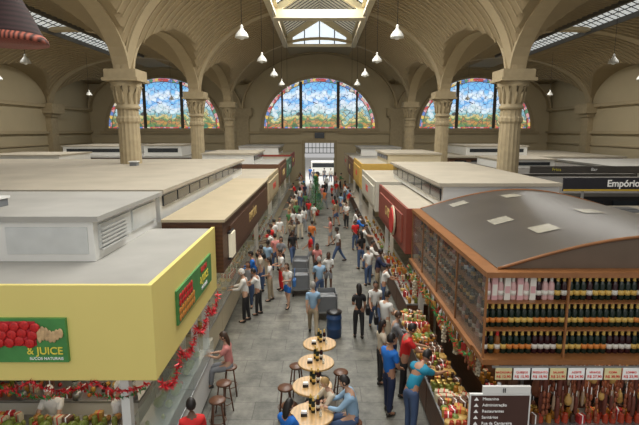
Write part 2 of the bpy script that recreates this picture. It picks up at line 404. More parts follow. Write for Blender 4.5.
# ================================================================ STALL PIECES
def sb(mb,s,xa,xb,ya,yb,za_,zb,m=0):
    a,b_=sorted((s*xa,s*xb)); return mb.box(a,b_,ya,yb,za_,zb,m)
def stall(s,y0,y1,xf,xb,zt,zb_,roof,fasc,label,sign=None,signm=None,lm=None,inner=cream,xs=.5):
    e=E('market_stall',(s*xf,(y0+y1)/2,0),label=label,category='market stall')
    def P(name,mb,mats,**k):
        o=O(name,mb,mats,e,**k); o.location=(-s*xf,-(y0+y1)/2,0); return o
    P('roof',sb(MB(),s,xf+.085,xb,y0+.085,y1,zt-.12,zt),roof)
    fb=sb(MB(),s,xf,xf+.08,y0,y1+.01,zb_,zt+.04)
    sb(fb,s,xf+.08,xb,y0,y0+.08,zb_,zt+.04)
    P('fascia',fb,fasc)
    P('soffit',sb(MB(),s,xf+.1,xb-.15,y0+.1,y1-.15,zb_+.1,zb_+.15),inner)
    P('back_wall',sb(sb(MB(),s,xb-.1,xb-.02,y0+.1,y1-.02,0,zt-.15),s,xf+1.6,xb-.12,y1-.1,y1-.03,0,zb_),inner)
    for xx,yy in ((xf+xs,y0+.1),(xf+xs,y1-.25),(xb-.4,y0+.1)):
        P('corner_post',sb(MB(),s,xx,xx+.14,yy,yy+.14,0,zb_+.05),white)
    if sign:
        sg=E('sign_board',(0,0,0),parent=e)
        zz=(zt+zb_)/2; L=(y1-y0)*.42; hh=(zt-zb_)*.33
        O('panel',MB().box(-.05 if s>0 else .0,.0 if s>0 else .05,-L,L,zz-hh,zz+hh),signm or fasc,sg)
        text(sign,hh*1.1,lm or gold,sg,(-s*.056,0,zz),LFACE if s<0 else RFACE)
    return e
def enclosure(s,y0,y1,xa,xb,z0,z1,roof,wl,strip,label,mg=.22):
    e=E('rooftop_enclosure',(s*xa,(y0+y1)/2,z0),label=label,category='rooftop enclosure')
    def P(name,mb,mats):
        o=O(name,mb,mats,e); o.location=(-s*xa,-(y0+y1)/2,-z0)
    P('wall_box',sb(MB(),s,xa+.15,xb-.03,y0+.12,y1-.1,z0+.005,z1-.1),wl)
    P('roof_slab',sb(MB(),s,xa,xb,y0,y1,z1-.1,z1),roof)
    n=max(2,int((y1-y0)/1.3)); dy=(y1-y0-.5)/n
    for i in range(n):
        ya=y0+.25+i*dy
        P('window_pane',sb(MB(),s,xa+.10,xa+.16,ya+.06,ya+dy-.06,z0+mg,z1-.2),strip)
    return e
ys=stall(-1,7.2,11.8,2.6,9.5,3.9,2.36,roofg,yellow,'bright yellow juice stall with flat grey roof and fruit signs',inner=cream)
def at(e,o): o.location=tuple(Vector(o.location)-Vector(e.location)); return o
sg=E('fruit_sign',parent=ys); at(ys,sg)
O('panel',MB().box(-6.3,-3.95,7.14,7.2,2.70,3.42),M('sign_green',(.07,.26,.07),.5,var=.35,scale=3),sg)
O('fruit_picture',MB().box(-6.2,-4.42,7.125,7.14,2.98,3.38),M('sign_red',(.5,.02,.03),.5,var=.7,scale=9),sg)
g=MB()
for i in range(7): g.ell((-4.36+i*.055,7.12,3.16+.03*math.sin(i*1.3)),(.045,.012,.13-.008*i),n=8,k=6)
O('food_picture',g,M('guava',(.66,.42,.22),.5,var=.4,scale=12),sg)
g=MB()
for i in range(33):
    g.ell((-6.12+(i%11)*.16+.05*(i//11),7.118,3.04+.13*(i//11)+.02*math.sin(i*2.3)),(.085,.015,.08),n=8,k=6)
O('strawberry_picture',g,M('berry',(.68,.02,.02),.4,var=.5,scale=30),sg)
text('& JUICE',.17,yel,sg,(-4.02,7.13,2.89),FRONT,'RIGHT',bold=.002)
text('SUCOS NATURAIS',.065,whitel,sg,(-4.02,7.13,2.765),FRONT,'RIGHT')
sg=E('fruit_sign',parent=ys); at(ys,sg)
O('panel',MB().box(-2.6,-2.56,8.35,11.1,2.80,3.45),MC['sign_green'],sg)
g=MB()
for i in range(14): g.ell((-2.555,8.50+(i%7)*.16,2.90+(i//7)*.13),(.012,.08,.075),n=8,k=6)
O('orange_picture',g,M('fruit_orange',(.65,.24,.04),.5,var=.4,scale=20),sg)
g=MB()
for i in range(12): g.ell((-2.555,8.53+(i%6)*.16,3.17+(i//6)*.12),(.012,.08,.07),n=8,k=6)
O('strawberry_picture',g,MC['berry'],sg)
text('FRUTAS',.15,redl,sg,(-2.55,10.35,3.32),LFACE,bold=.006); text('& JUICE',.22,yel,sg,(-2.55,10.35,3.11),LFACE,bold=.004); text('NATURAIS',.11,whitel,sg,(-2.55,10.35,2.92),LFACE)
def garland(pts,label,mats,r=.07,sag=.25):
    mb=MB(); 
    for a,b_ in zip(pts,pts[1:]):
        a,b_=Vector(a),Vector(b_); n=int((b_-a).length/.03)
        for i in range(n):
            t=i/n; p=a.lerp(b_,t)-Vector((0,0,sag*4*t*(1-t)))
            for q in range(4):
                d=Vector((R.uniform(-1,1),R.uniform(-1,1),R.uniform(-1,1))).normalized()*r
                u=d.orthogonal().normalized()*.014
                mb.add([p-u,p+u,p+d],[(0,1,2)],R.choice([0,0,1]))
    O('tinsel_garland',mb,mats,label=label,category='garland',kind='stuff')
tin=[M('tinsel_red',(.6,.02,.03),.3,.3),M('tinsel_dark',(.25,.02,.02),.3,.3)]
tin2=[M('tinsel_green',(.03,.2,.04),.4,.2),tin[0]]
garland([(-2.55,7.25,2.3),(-2.55,8.4,2.3),(-2.55,9.5,2.3),(-2.55,10.6,2.3),(-2.55,11.7,2.3)],'red tinsel garland draped under the yellow fascia',tin,.11,.32)
garland([(-7,7.16,2.36),(-5.8,7.16,2.36),(-4.6,7.16,2.36),(-3.6,7.16,2.36),(-2.7,7.16,2.36)],'red tinsel garland swagged along the juice stall front',tin,.08,.16)
garland([(-7,7.3,2.2),(-5.2,7.3,2.2),(-3.9,7.3,2.2),(-2.8,7.3,2.2)],'green tinsel garland hanging inside the juice stall',tin2,.07,.2)
garland([(2.62,8,2.42),(2.62,9.5,2.42),(2.62,11,2.42),(2.62,12.5,2.42),(2.62,13.9,2.42)],'green and red garland along the wine stall edge',tin2,.07,.18)
panep=M('pane_pale',(.60,.62,.61),.25)
e=enclosure(-1,8.6,12.25,4.0,9.4,3.9,4.77,roofg,white,panep,'white boxed enclosure with pale panels on the stall roof')
mb=MB()
for i in range(3): mb.box(-9.2+i*1.72,-7.7+i*1.72,8.70,8.725,4.05,4.55)
o=O('front_window',mb,panep,e); at(e,o)
mb=MB(); z=4.08
while z<4.52: mb.box(-4.13,-4.06,8.9,10.1,z,z+.03); z+=.075
o=O('louvre',mb,M('louvre_white',(.5,.5,.48),.5),e); at(e,o)
enclosure(-1,12.35,26,4.0,17.5,3.93,4.80,roofb,white,dark,'long white enclosure with dark window strip on stall roofs',.40)
for x,y,z in ((-6.6,9.8,4.77),(-12.5,17,4.80),(-8,21,4.80)):
    v=E('roof_vent_box',(x,y,z),label='small grey vent box standing on the flat roof',category='vent box')
    O('casing',MB().box(-.15,.15,-.15,.15,0,.16),grey,v,bevel=.01); O('lid',MB().box(-.18,.18,-.18,.18,.16,.2),white,v)
s2=stall(-1,12.0,22.6,2.45,3.98,3.98,2.7,rooft,wood,'dark wood fronted snack stall with pale flat canopy','EMPÓRIO',wood,gold)
at(s2,O('canopy',MB().box(-3.98,-2.38,11.95,22.65,4.025,4.09),rooft,s2))
lb=E('light_box_sign',parent=s2); at(s2,lb)
O('panel',MB().box(-2.42,-2.32,12.6,13.1,2.95,3.6),M('lit_white',(.75,.68,.5),.4,emit=.3),lb); O('frame',MB().box(-2.44,-2.36,12.55,13.15,2.9,2.95).box(-2.44,-2.36,12.55,13.15,3.6,3.65),black,lb); text('CAFÉ',.17,redl,lb,(-2.415,12.85,3.28),LFACE)
LR=[(-1,23.0,29.5,2.5,7.5,4.0,2.7,roofb,M('fas_beige',(.48,.39,.24)),'beige fronted stall with flat roof','FRUTAS',None,redl),
 (-1,30,36.5,2.5,7.5,4.2,2.8,roofg,M('fas_brown',(.16,.075,.038)),'brown fronted stall with grey roof','QUEIJOS',None,gold),
 (-1,37,43.5,2.5,7.5,4.0,2.7,roofb,M('fas_green',(.10,.2,.12)),'green fronted stall with flat roof','CAFÉ',None,whitel),
 (-1,44,51,2.6,7.5,4.1,2.8,rooft,M('fas_red',(.34,.055,.035)),'red fronted stall with tan roof','DOCES',None,yel),
 (1,14.3,21.0,2.6,7.5,3.95,2.6,roofb,M('fas_redbrown',(.24,.05,.028)),'red-brown fronted stall with pale flat roof','CARNES',None,gold),
 (1,21.5,28.5,2.5,7.5,4.0,2.7,roofb,M('fas_white',(.55,.52,.43)),'off-white fronted stall with flat roof','FRIOS',None,redl),
 (1,29,35.5,2.5,7.5,4.3,2.8,roofb,M('fas_yel',(.60,.38,.08)),'mustard yellow fronted stall','BAR',None,redl),
 (1,36,43,2.5,7.5,4.1,2.7,roofg,MC['fas_brown'],'brown fronted stall near the doorway','PEIXES',None,gold),
 (1,43.5,51,2.6,7.5,4.0,2.8,roofb,MC['fas_beige'],'beige fronted stall by the doorway','GRÃOS',None,redl)]
for a in LR: stall(*a)
enclosure(1,14.1,24,3.5,7.1,4.01,4.78,roofb,white,dark,'long enclosure with dark glazed side and beige roof')
enclosure(-1,30.5,36,4,7.4,4.21,4.9,roofb,white,dark,'white rooftop enclosure with dark windows')
enclosure(1,29.5,35,4,7.4,4.31,4.95,roofb,cream,dark,'cream rooftop enclosure with beige roof')
enclosure(-1,44.5,50,3.6,7.4,4.11,4.9,roofg,white,dark,'grey-roofed rooftop enclosure by the far wall')
enclosure(1,44,50,3.6,7.4,4.01,4.8,roofg,white,dark,'grey-roofed rooftop enclosure by the far wall')
rs=E('round_sign',(2.5,16.2,3.3),label='round red sign with pale rim on the red-brown stall',category='sign')
for nme,r,t,mt in (('rim',.5,.0,cream),('disc',.43,.03,red)):
    o=O(nme,MB().lathe([(r,0),(r,.05)],n=24,sm=False),mt,rs); o.rotation_euler=(0,-pi/2,0); o.location=(-t,0,0)
M('roof_dark',(.13,.12,.105),.8,var=.2,scale=1)
for s,xa,xb,y0,y1,z,rf,wl_,lab in ((-1,10,24,28,36,4.0,roofb,white,'wide white stall block with flat beige roof'),
  (-1,10,24,38,50,4.3,roofg,MC['fas_brown'],'wide brown stall block with grey roof'),
  (-1,18.5,25,14,26.5,3.9,roofg,white,'white stall block along the side aisle'),
  (1,7.6,17,17.5,24,4.05,MC['roof_dark'],black,'dark roofed stall block with black sign band'),
  (1,17.5,25,19,27,4.1,roofb,cream,'cream stall block with flat roof'),
  (1,8.7,17,8.5,16.8,3.7,roofb,cream,'low stall block with pale flat sheet roof'),
  (1,10,17,26,36,4.0,MC['roof_dark'],cream,'stall block with dark roof and cream walls'),
  (1,17.6,25,29,37,4.2,roofg,white,'white stall block with grey roof'),
  (1,10,24,38,50,4.3,roofb,MC['fas_brown'],'wide brown stall block with beige roof')):
    e=E('market_stall',(s*xa,y0,0),label=lab,category='market stall')
    o=O('walls',sb(MB(),s,xa+.2,xb-.2,y0+.2,y1-.2,0,z-.12),wl_,e); at(e,o)
    o=O('roof',sb(MB(),s,xa,xb,y0,y1,z-.12,z),rf,e); at(e,o)
    mb=MB(); x=xa+.6
    while x<xb-1.2:
        sb(mb,s,x,x+.9,y0+.12,y0+.2,z-1.0,z-.3); x+=1.3
    o=O('window_strip',mb,dark,e); at(e,o)
for x0,x1,y0,y1,z,h in ((-20,-15.5,29,33,4.0,.8),(-14,-11,39,43,4.3,.8),(-21,-16,40,46,4.3,.7),(12,17,40,46,4.3,.7),(11,14.5,30,34,4.0,.5)):
    e=E('rooftop_unit',((x0+x1)/2,(y0+y1)/2,z),label='white box unit with dark windows on a stall roof',category='rooftop unit')
    a=(x1-x0)/2;b_=(y1-y0)/2
    O('casing',MB().box(-a,a,-b_,b_,0,h),white,e); O('lid',MB().box(-a-.1,a+.1,-b_-.1,b_+.1,h,h+.08),roofb,e)
    O('window_strip',MB().box(-a+.3,a-.3,-b_-.03,-b_,h*.35,h*.75),dark,e)
for x,y in ((9.3,14.3),(9.9,15.6),(8.4,19.3)):
    z=3.7 if y<17 else 4.05
    v=E('roof_vent_box',(x,y,z),label='dark flat vent on the pale stall roof',category='vent box')
    O('casing',MB().box(-.35,.35,-.3,.3,0,.10),grey,v,bevel=.01); O('grille',MB().box(-.3,.3,-.25,.25,.10,.12),black,v)
sg=E('sign_band',(11.4,17.4,4.38),label='black shop sign band with white lettering on the roof edge',category='sign')
O('panel',MB().box(-2.6,2.6,0,.08,-.24,.24),M('sign_navy',(.012,.012,.02),.4),sg); text('Empório',.34,whitel,sg,(-.45,-.012,.03),FRONT,bold=.008)
O('stripe',MB().box(-2.6,2.6,-.012,0,-.24,-.17),M('mustard',(.60,.40,.05)),sg)
for i in range(2): O('bracket',MB().box(-1.9+i*3.2,-1.8+i*3.2,.08,.12,-.7,.2),steel,sg)
sg=E('sign_band',(14.2,25.8,4.25),label='low row of small shop signs in yellow and black',category='sign')
O('panel',MB().box(-3,3,0,.08,-.2,.18),M('band_dark',(.10,.09,.08),.6),sg)
text('Frios',.24,yel,sg,(-1.6,-.012,0),FRONT); text('Bar',.24,whitel,sg,(.4,-.012,0),FRONT)
# ================================================================ RIGHT WINE STALL
ws=E('market_stall',(2.75,10.8,0),label='wood framed wine stall with curved grey-brown sheet roof',category='market stall')
def WP(name,mb,mats,**k): return at(ws,O(name,mb,mats,ws,**k))
WP('top_rail',MB().box(2.70,8.5,7.55,8.06,3.95,4.04).box(2.70,3.1,8.06,14,3.95,4.04),owood)
WP('bottom_rail',MB().box(2.70,8.5,7.5,8.06,2.47,2.56).box(2.66,3.2,8.06,14,2.47,2.56),owood)
zr=(2.56,3.035,3.51)
for z in zr[1:]: WP('shelf',MB().box(2.77,8.5,7.60,8.0,z-.018,z).box(2.79,3.1,8.0,13.95,z-.018,z),owood)
WP('back_panel',MB().box(3.1,8.5,8.0,8.04,2.56,3.95).box(3.1,3.14,8.04,14,2.56,3.95),M('cabinet_back',(.05,.03,.022),.5))
for x in (2.71,4.05,5.4,6.7): WP('upright',MB().box(x,x+.03,7.57,7.61,2.56,3.95),owood)
for y0,y1 in ((7.62,9.3),(9.33,10.9),(10.93,12.5),(12.53,13.95)):
    WP('glass_pane',MB().box(2.735,2.745,y0+.02,y1,2.57,3.94),glassd)
    WP('upright',MB().box(2.72,2.76,y1,y1+.03,2.56,3.95),owood)
WP('floor_slab',MB().box(3.2,8.5,8.07,13.99,2.5,2.55),M('dark_ceiling',(.12,.09,.07),.8))
rv=[];rf=[]
NX=40; NJ=12
def rz_(x): return 4.05+.56*math.sin(pi*(x-2.95)/5.6)
for j in range(NJ+1):
    for i in range(NX+1):
        x=2.95+5.6*i/NX; rv.append((x,7.75+6.25*j/NJ,rz_(x)))
for j in range(NJ):
    for i in range(NX): a=j*(NX+1)+i; rf.append((a,a+1,a+NX+2,a+NX+1))
WP('curved_roof',MB().add(rv,rf,sm=True),brownroof)
for y in (7.75,13.97): WP('roof_rim',MB().tube([(2.95+5.6*i/NX,y,rz_(2.95+5.6*i/NX)) for i in range(NX+1)],.028,5),owood)
vs=[(2.95+5.6*i/NX,7.8,rz_(2.95+5.6*i/NX)) for i in range(NX+1)]+[(2.95+5.6*i/NX,7.8,4.04) for i in range(NX+1)]
WP('gable_end',MB().add(vs,[(i,i+1,NX+2+i,NX+1+i) for i in range(NX)]),M('gable_brown',(.13,.09,.06),.6))
for x,y in ((3.6,12.9),(3.75,10.2),(4.1,8.9),(4.9,12.6),(5.5,9.9)):
    P=[(x+.14*i) for i in range(4)]
    WP('roof_light_panel',MB().add([(p,y,rz_(p)+.012) for p in P]+[(p,y+.5,rz_(p)+.012) for p in P],[(i,i+1,5+i,4+i) for i in range(3)]),patchm)
for x,y in ((3.3,7.75),(3.3,13.8),(8.3,7.8),(8.3,13.8)): WP('corner_post',MB().box(x,x+.12,y,y+.12,0,2.47),wood)
WP('back_wall',MB().box(8.5,8.6,7.6,14,0,4),wood); WP('partition',MB().box(3.9,8.5,9.0,9.08,0,2.48),M('partition_dark',(.05,.03,.02),.6,var=.4,scale=5))
tags=['BACALHAU','QUEIJOS','PRESUNTO','SALAME','AZEITE','VINHOS','COPA','LOMBO','AZEITONA','FRIOS']
words=E('price_tag_row',(2.9,7.45,2.34),label='row of white paper tags with red handwriting under the shelf',category='price tags')
for i in range(11):
    O('tag',MB().box(i*.3,i*.3+.27,-.01,0,-.10,.10),whitel if i%3 else M('tag_yel',(.8,.72,.4),.6),words)
    text(tags[i%10],.05,redl,words,(i*.3+.135,-.014,.03),FRONT); text('R$ %d,90'%(12+i*3),.065,redl,words,(i*.3+.135,-.014,-.045),FRONT)
O('rail',MB().box(-.05,3.4,.0,.03,.10,.13),steel,words)
def bottle(nm,gm,lm_,cm_,label,loc=(0,0,0)):
    b=O(nm,MB().lathe([(.036,0),(.038,.01),(.038,.17),(.034,.20),(.015,.24),(.014,.26)],n=12),gm,loc=loc,label=label,category='bottle')
    O('paper_label',MB().lathe([(.039,.06),(.039,.12)],n=12),lm_,b)
    O('cap',MB().lathe([(.022,.205),(.019,.25),(.0185,.29),(.016,.30)],n=10),cm_,b); return b
gl=M('bottle_green',(.008,.018,.010),.12); gp=M('bottle_rose',(.62,.38,.36),.2); gw=M('bottle_red',(.03,.006,.008),.12); gam=M('bottle_amber',(.25,.09,.02),.15)
lo=M('label_orange',(.70,.25,.05),.5); lw=M('label_white',(.75,.72,.64),.5); lg=M('label_gold',(.72,.48,.12),.4)
SP=.106; X0=2.81
B=[bottle('bottle',gl,lo,lg,'dark green sparkling wine bottle with orange label',(X0+SP*5,7.78,zr[0])),
   bottle('bottle',gp,lw,lw,'pink and white sparkling wine bottle',(X0,7.78,zr[2])),
   bottle('bottle',gw,lw,lg,'dark red wine bottle with white label',(X0,7.78,zr[0])),
   bottle('bottle',gl,lg,lg,'dark green wine bottle with gold label and cap',(X0+SP,7.78,zr[0])),
   bottle('bottle',gam,lw,red,'amber liqueur bottle with white label',(X0+2*SP,7.78,zr[0]))]
gbx=O('bottle_box',MB().box(-.048,.048,-.045,.045,0,.40),M('box_pink',(.66,.38,.38),.5),loc=(X0+SP,7.78,zr[2]),label='pink and white sparkling wine gift box',category='box',group='bottle boxes on the front shelves')
O('paper_label',MB().box(-.04,.04,-.048,-.045,.08,.27),lw,gbx)
gbw=O('bottle_box',MB().box(-.048,.048,-.045,.045,0,.40),lw,loc=(X0+3*SP,7.78,zr[2]),label='white sparkling wine gift box with pink label',category='box',group='bottle boxes on the front shelves')
O('paper_label',MB().box(-.04,.04,-.048,-.045,.12,.24),MC['box_pink'],gbw)
BS=1.38
for r,z in enumerate(zr):
    for i in range(30):
        x=X0+SP*i
        if r==0 and i in(0,1,2,5): continue
        if r==2 and i in (0,1,3): continue
        if r==2 and i<8:
            q=(B[1],gbx,B[1],gbw)[i%4]
            if q is B[1]: clone(q,(x,7.78,z),0,BS-.02,label=q['label'],category='bottle',group='wine bottles on the front shelves')
            else: clone(q,(x,7.78,z),0,1.0,label=q['label'],category='box')
            continue
        if r==2: b_=B[1] if i in (9,10) else B[2 if i%4==0 else 3]
        elif r==1: b_=B[0] if (i//4)%2==0 else B[3]
        else: b_=B[[3,0,2][(i//4)%3]]
        clone(b_,(x,7.78,z),R.uniform(0,6),BS,label=b_['label'],category='bottle',group='wine bottles on the front shelves')
for q in (0,1,2,3,4): B[q].scale=(BS-.02,)*3; B[q]['group']='wine bottles on the front shelves'
for r,z in enumerate(zr):
    for i in range(26):
        if R.random()<.15: continue
        b_=B[R.choice([0,2,3,4,3,2,1])]
        clone(b_,(2.93,8.25+i*.218,z),R.uniform(0,6),1.3,label=b_['label'],category='bottle',group='wine bottles on the side shelves')
# hanging goods
def hang(mesh_mb,mat_,nm,lab,cat,locs,grp,st=.12,s0=.8,s1=1.12):
    first=None
    for l in locs:
        if first is None:
            first=O(nm,mesh_mb,mat_,loc=l,label=lab,category=cat,group=grp)
            O('string',MB().tube([(0,0,-.02),(0,0,st)],.006,4),whitel,first)
            first.scale=(s0,)*3
        else: clone(first,l,R.uniform(0,6),R.uniform(s0,s1),label=lab,category=cat,group=grp)
sal=MB().lathe([(.008,-.42),(.03,-.38),(.04,-.25),(.038,-.1),(.03,-.03),(.008,0)],n=10)
lnk=MB()
for i in range(4): lnk.lathe([(.006,-.11),(.022,-.095),(.026,-.06),(.022,-.02),(.006,-.004)],(0.012*(i%2),0,-.11*i),n=8)
ham=MB().lathe([(.02,-.5),(.09,-.44),(.12,-.3),(.09,-.14),(.035,-.04),(.02,0)],n=12,sx=.8)
prov=MB().lathe([(.01,-.26),(.05,-.24),(.075,-.17),(.06,-.08),(.025,-.045),(.035,-.02),(.01,0)],n=12)
pk=MB().box(-.01,.01,-.055,.055,-.18,-.02).box(-.013,.013,-.04,.04,-.13,-.06)
fr_pts=[(3.85+(i%26)*.082,7.66+.12*((i//26)%2)+.02*(i%3),2.33-.04*(i%4)-.42*(i//52)) for i in range(104)]
R.shuffle(fr_pts)
hang(sal,M('salami',(.15,.04,.025),.5,var=.4,scale=20),'salami','dark red cured salami hanging from the stall','sausage',fr_pts[:36],'hanging salamis',s0=.6,s1=1.05)
hang(lnk,M('link_sausage',(.28,.08,.035),.45,var=.4,scale=20),'sausage_string','string of reddish linked sausages hanging down','sausage',fr_pts[36:74],'hanging sausage strings',s0=.8,s1=1.1)
hang(sal,M('salami_pale',(.34,.23,.15),.6,var=.3,scale=20),'salami','pale floured salami hanging from the stall','sausage',fr_pts[74:88],'hanging pale salamis',s0=.55,s1=.9)
hang(prov,M('provolone',(.50,.29,.08),.5,var=.2,scale=10),'provolone_cheese','amber pear shaped cheese hanging by string','cheese',fr_pts[88:],'hanging cheeses',s0=.6,s1=.9)
hang(ham,M('ham',(.25,.09,.045),.5,var=.3,scale=8),'cured_ham','brown cured ham hanging from the stall','ham',[(4.02+(i%9)*.22,8.4-.1*(i%2),(2.38,1.85,1.3)[i//9]) for i in range(27)],'hanging hams')
def rp(n,x0=2.72,x1=3.3): return [(R.uniform(x0,x1),8.0+(i+R.random())*5.7/n,2.36-.12*R.random()) for i in range(n)]
hang(lnk,MC['link_sausage'],'sausage_string','string of linked sausages hanging over the counter','sausage',rp(36),'sausage strings over the counter',s0=.7,s1=1.1)
hang(sal,MC['salami'],'salami','dark red cured salami hanging over the counter','sausage',rp(26),'hanging salamis over the counter',s0=.55,s1=.95)
hang(prov,MC['provolone'],'provolone_cheese','amber cheese hanging over the delicatessen counter','cheese',rp(26,2.6,3.0),'cheeses over the counter',s0=.6,s1=.95)
hang(sal,MC['salami_pale'],'salami','pale floured salami hanging over the counter','sausage',rp(16),'pale salamis over the counter',s0=.5,s1=.8)
gar=MB()
for i in range(6):
    for a in range(3): gar.ell((.035*math.cos(a*2.1+i),.035*math.sin(a*2.1+i),-.06-i*.07),(.035,.035,.035),n=7,k=5)
hang(gar,M('garlic',(.56,.49,.36),.6),'garlic_braid','pale garlic braid hanging over the counter','garlic',rp(9,2.6,3.0),'hanging garlic braids')
for nm,c,o_ in (('red',(.42,.03,.02),0),('green',(.06,.16,.05),.2),('amber',(.6,.32,.07),.35),('brown',(.2,.09,.04),.5)):
    hang(pk,M('packet_'+nm,c,.35,var=.3,scale=14),'food_packet','%s snack packet hanging on a hook'%nm,'packet',[(2.66+R.uniform(-.0,.08),8.1+o_+i*.47+R.uniform(-.1,.1),2.40-.06*R.random()) for i in range(11)],'hanging food packets')
pep=MB()
for i in range(9): pep.tube([(0,0,-.03-i*.03),(.05*math.cos(i*2.4),.05*math.sin(i*2.4),-.06-i*.03),(.06*math.cos(i*2.4),.06*math.sin(i*2.4),-.13-i*.03)],[.008,.014,.003],5)
hang(pep,M('pepper',(.5,.04,.02),.3),'pepper_string','string of red chilli peppers hanging','pepper string',rp(7,2.6,2.8),'hanging pepper strings')
rk=E('hanging_rack',(4.85,8.5,0),label='dark rack holding hanging cured meats in the stall',category='rack')
for z in (2.38,1.87,1.3): O('rail',MB().box(-1.0,1.0,-.02,.02,z+.08,z+.11),steel,rk)
for x in (-1.0,1.0): O('upright',MB().box(x-.02,x+.02,.03,.07,0,2.49),steel,rk)
rk=E('hanging_rack',(4.85,7.72,2.42),label='steel rail holding a row of salamis',category='rack'); O('rail',MB().box(-1.05,1.15,-.012,.012,0,.03),steel,rk); O('rail',MB().box(-1.05,1.15,.11,.135,0,.03),steel,rk)
ds=E('direction_sign',(2.66,6.6,0),label='dark brown directory sign in a white frame on a post',category='sign')
O('post',MB().tube([(0,.05,0),(0,.05,2.62)],.03,8),steel,ds)
O('panel',MB().box(-.43,.43,-.02,.02,1.93,2.46),signbrown,ds)
O('frame',MB().box(-.45,-.43,-.022,.022,1.91,2.48).box(.43,.45,-.022,.022,1.91,2.48).box(-.43,.43,-.022,.022,1.91,1.93).box(-.43,.43,-.022,.022,2.46,2.48),white,ds)
O('header_panel',MB().box(-.26,.44,-.02,.02,2.485,2.60),white,ds)
text('II',.10,black,ds,(.05,-.03,2.54),FRONT)
for i,t in enumerate(['Mezanino','Administração','Restaurantes','Sanitários','Rua da Cantareira']):
    zz=2.405-i*.098
    text(t,.062,whitel,ds,(-.26,-.024,zz),FRONT,'LEFT'); O('arrow',MB().add([(-.385,-.025,zz-.025),(-.315,-.025,zz-.025),(-.35,-.025,zz+.03)],[(0,1,2)]),whitel,ds)
# ================================================================ COUNTERS + GOODS
def counter(s,xf,y0,y1,label,base=white,h=.9,glass=True):
    n=max(1,round((y1-y0)/2.1)); dy=(y1-y0)/n
    for i in range(n):
        ya=y0+i*dy; e=E('display_counter',(s*(xf+.35),ya+dy/2,0),label=label,category='counter',group='stall counters')
        L=dy/2-.02
        O('body',MB().box(-.33,.33,-L,L,.08,h-.05),base,e); O('plinth',MB().box(-.28,.28,-L+.03,L-.03,0,.08),black,e)
        O('worktop',MB().box(-.36,.36,-L,L,h-.05,h),steel,e,bevel=.008)
        if glass: O('glass_case',MB().box(-.34*1,.34,-L,L,h+.30,h+.315).box(-s*.34-.008,-s*.34+.008,-L,L,h,h+.3),glassc,e)
def fr(nm,c,sx,sy,sz,lab,var=.2):
    mb=MB().ell((0,0,sz),(sx,sy,sz),n=9,k=6); mb.tube([(0,0,2*sz-.01),(0.005,0,2*sz+.012)],.004,4,1)
    return (nm,mb.mesh(nm,[M('c_'+nm,c,.4,var=var,scale=12),M('stem',(.12,.1,.03))]),lab)
F=[fr('orange',(.62,.20,.02),.045,.045,.043,'ripe orange on the display counter'),fr('apple',(.40,.02,.02),.042,.042,.04,'red apple on the display counter'),
   fr('mango',(.52,.28,.04),.05,.065,.045,'yellow mango on the display counter'),fr('melon',(.16,.22,.04),.09,.11,.085,'green melon on the display counter'),
   fr('pear',(.28,.30,.06),.04,.04,.055,'green pear on the display counter'),fr('papaya',(.42,.20,.05),.055,.09,.055,'orange papaya on the display counter')]
def gd(nm,mb,mats,lab): return (nm,mb.mesh(nm,mats),lab)
jp=MB().lathe([(.045,0),(.05,.01),(.05,.11),(.04,.13),(.042,.14),(.042,.165)],n=10)
bxm=MB().box(-.07,.07,-.05,.05,0,.16).box(-.01,.01,-.055,.055,0,.165,1)
G=[gd('jar',jp,[M('jar_red',(.4,.05,.02),.2)],'glass jar of red preserves'),
   gd('jar',jp,[M('jar_olive',(.20,.22,.04),.2)],'glass jar of green olives'),
   gd('jar',jp,[M('jar_amber',(.45,.20,.03),.2)],'glass jar of amber honey'),
   gd('jar',jp,[M('jar_dark',(.06,.03,.02),.2)],'glass jar of dark syrup'),
   gd('food_tin',MB().lathe([(.05,0),(.052,.005),(.05,.01),(.05,.12),(.052,.125),(.048,.13)],n=10),[M('tin_gold',(.5,.35,.09),.3,.5)],'golden food tin on a stall shelf'),
   gd('gift_box',bxm,[M('box_red',(.45,.03,.03)),whitel],'red packaged panettone box'),
   gd('gift_box',bxm,[M('box_cream',(.62,.54,.36)),redl],'cream packaged sweet box'),
   gd('gift_box',bxm,[M('box_amber',(.55,.30,.06)),redl],'amber packaged sweet box with red band'),
   gd('gift_box',bxm,[M('box_brown',(.16,.07,.04)),whitel],'brown packaged sweet box with white band'),
   gd('cheese_wheel',MB().lathe([(.09,0),(.10,.02),(.10,.07),(.09,.09)],n=16),[M('cheese',(.55,.36,.11),.5)],'round yellow cheese wheel')]
def goods(kinds,x0,x1,y0,y1,z,step,grp,fill=.9,run=5,slope=0):
    y=y0; c=0; cur=R.choice(kinds)
    while y<y1:
        x=x0
        c+=1
        if c%run==0: cur=R.choice(kinds)
        while x<x1+.001:
            if R.random()<fill:
                nm,me,lab=cur if R.random()<.6 else R.choice(kinds)
                o=O(nm,me,None,loc=(x+R.uniform(-.012,.012),y+R.uniform(-.01,.01),z+slope*(x-x0)),rz=R.uniform(-.4,.4),label=lab,category=nm.replace('_',' '),group=grp)
                o.scale=(R.uniform(.85,1.15),)*3
            x+=step
        y+=step
counter(-1,2.62,7.5,11.3,'white juice counter with steel worktop and glass case',white,.95)
counter(-1,3.0,12.3,22.3,'cream snack counter with steel top and glass case',cream,.95)
counter(-1,2.9,23.3,50,'pale stall counter with glass case',cream,.95)
counter(1,2.35,8.0,13.8,'dark wooden delicatessen counter covered with goods',wood,.9,False)
counter(1,2.75,14.6,50,'dark stall counter with steel top',wood,.9,False)
goods(F,-3.15,-2.75,7.7,11.2,.95,.21,'fruit on the juice counter',.75)
goods(G,-3.5,-3.15,12.5,22,.95,.24,'goods on the snack counter',.6)
goods(F+G+G+G,2.42,3.0,8.1,13.7,.9,.13,'goods on the delicatessen counter',.95,2)
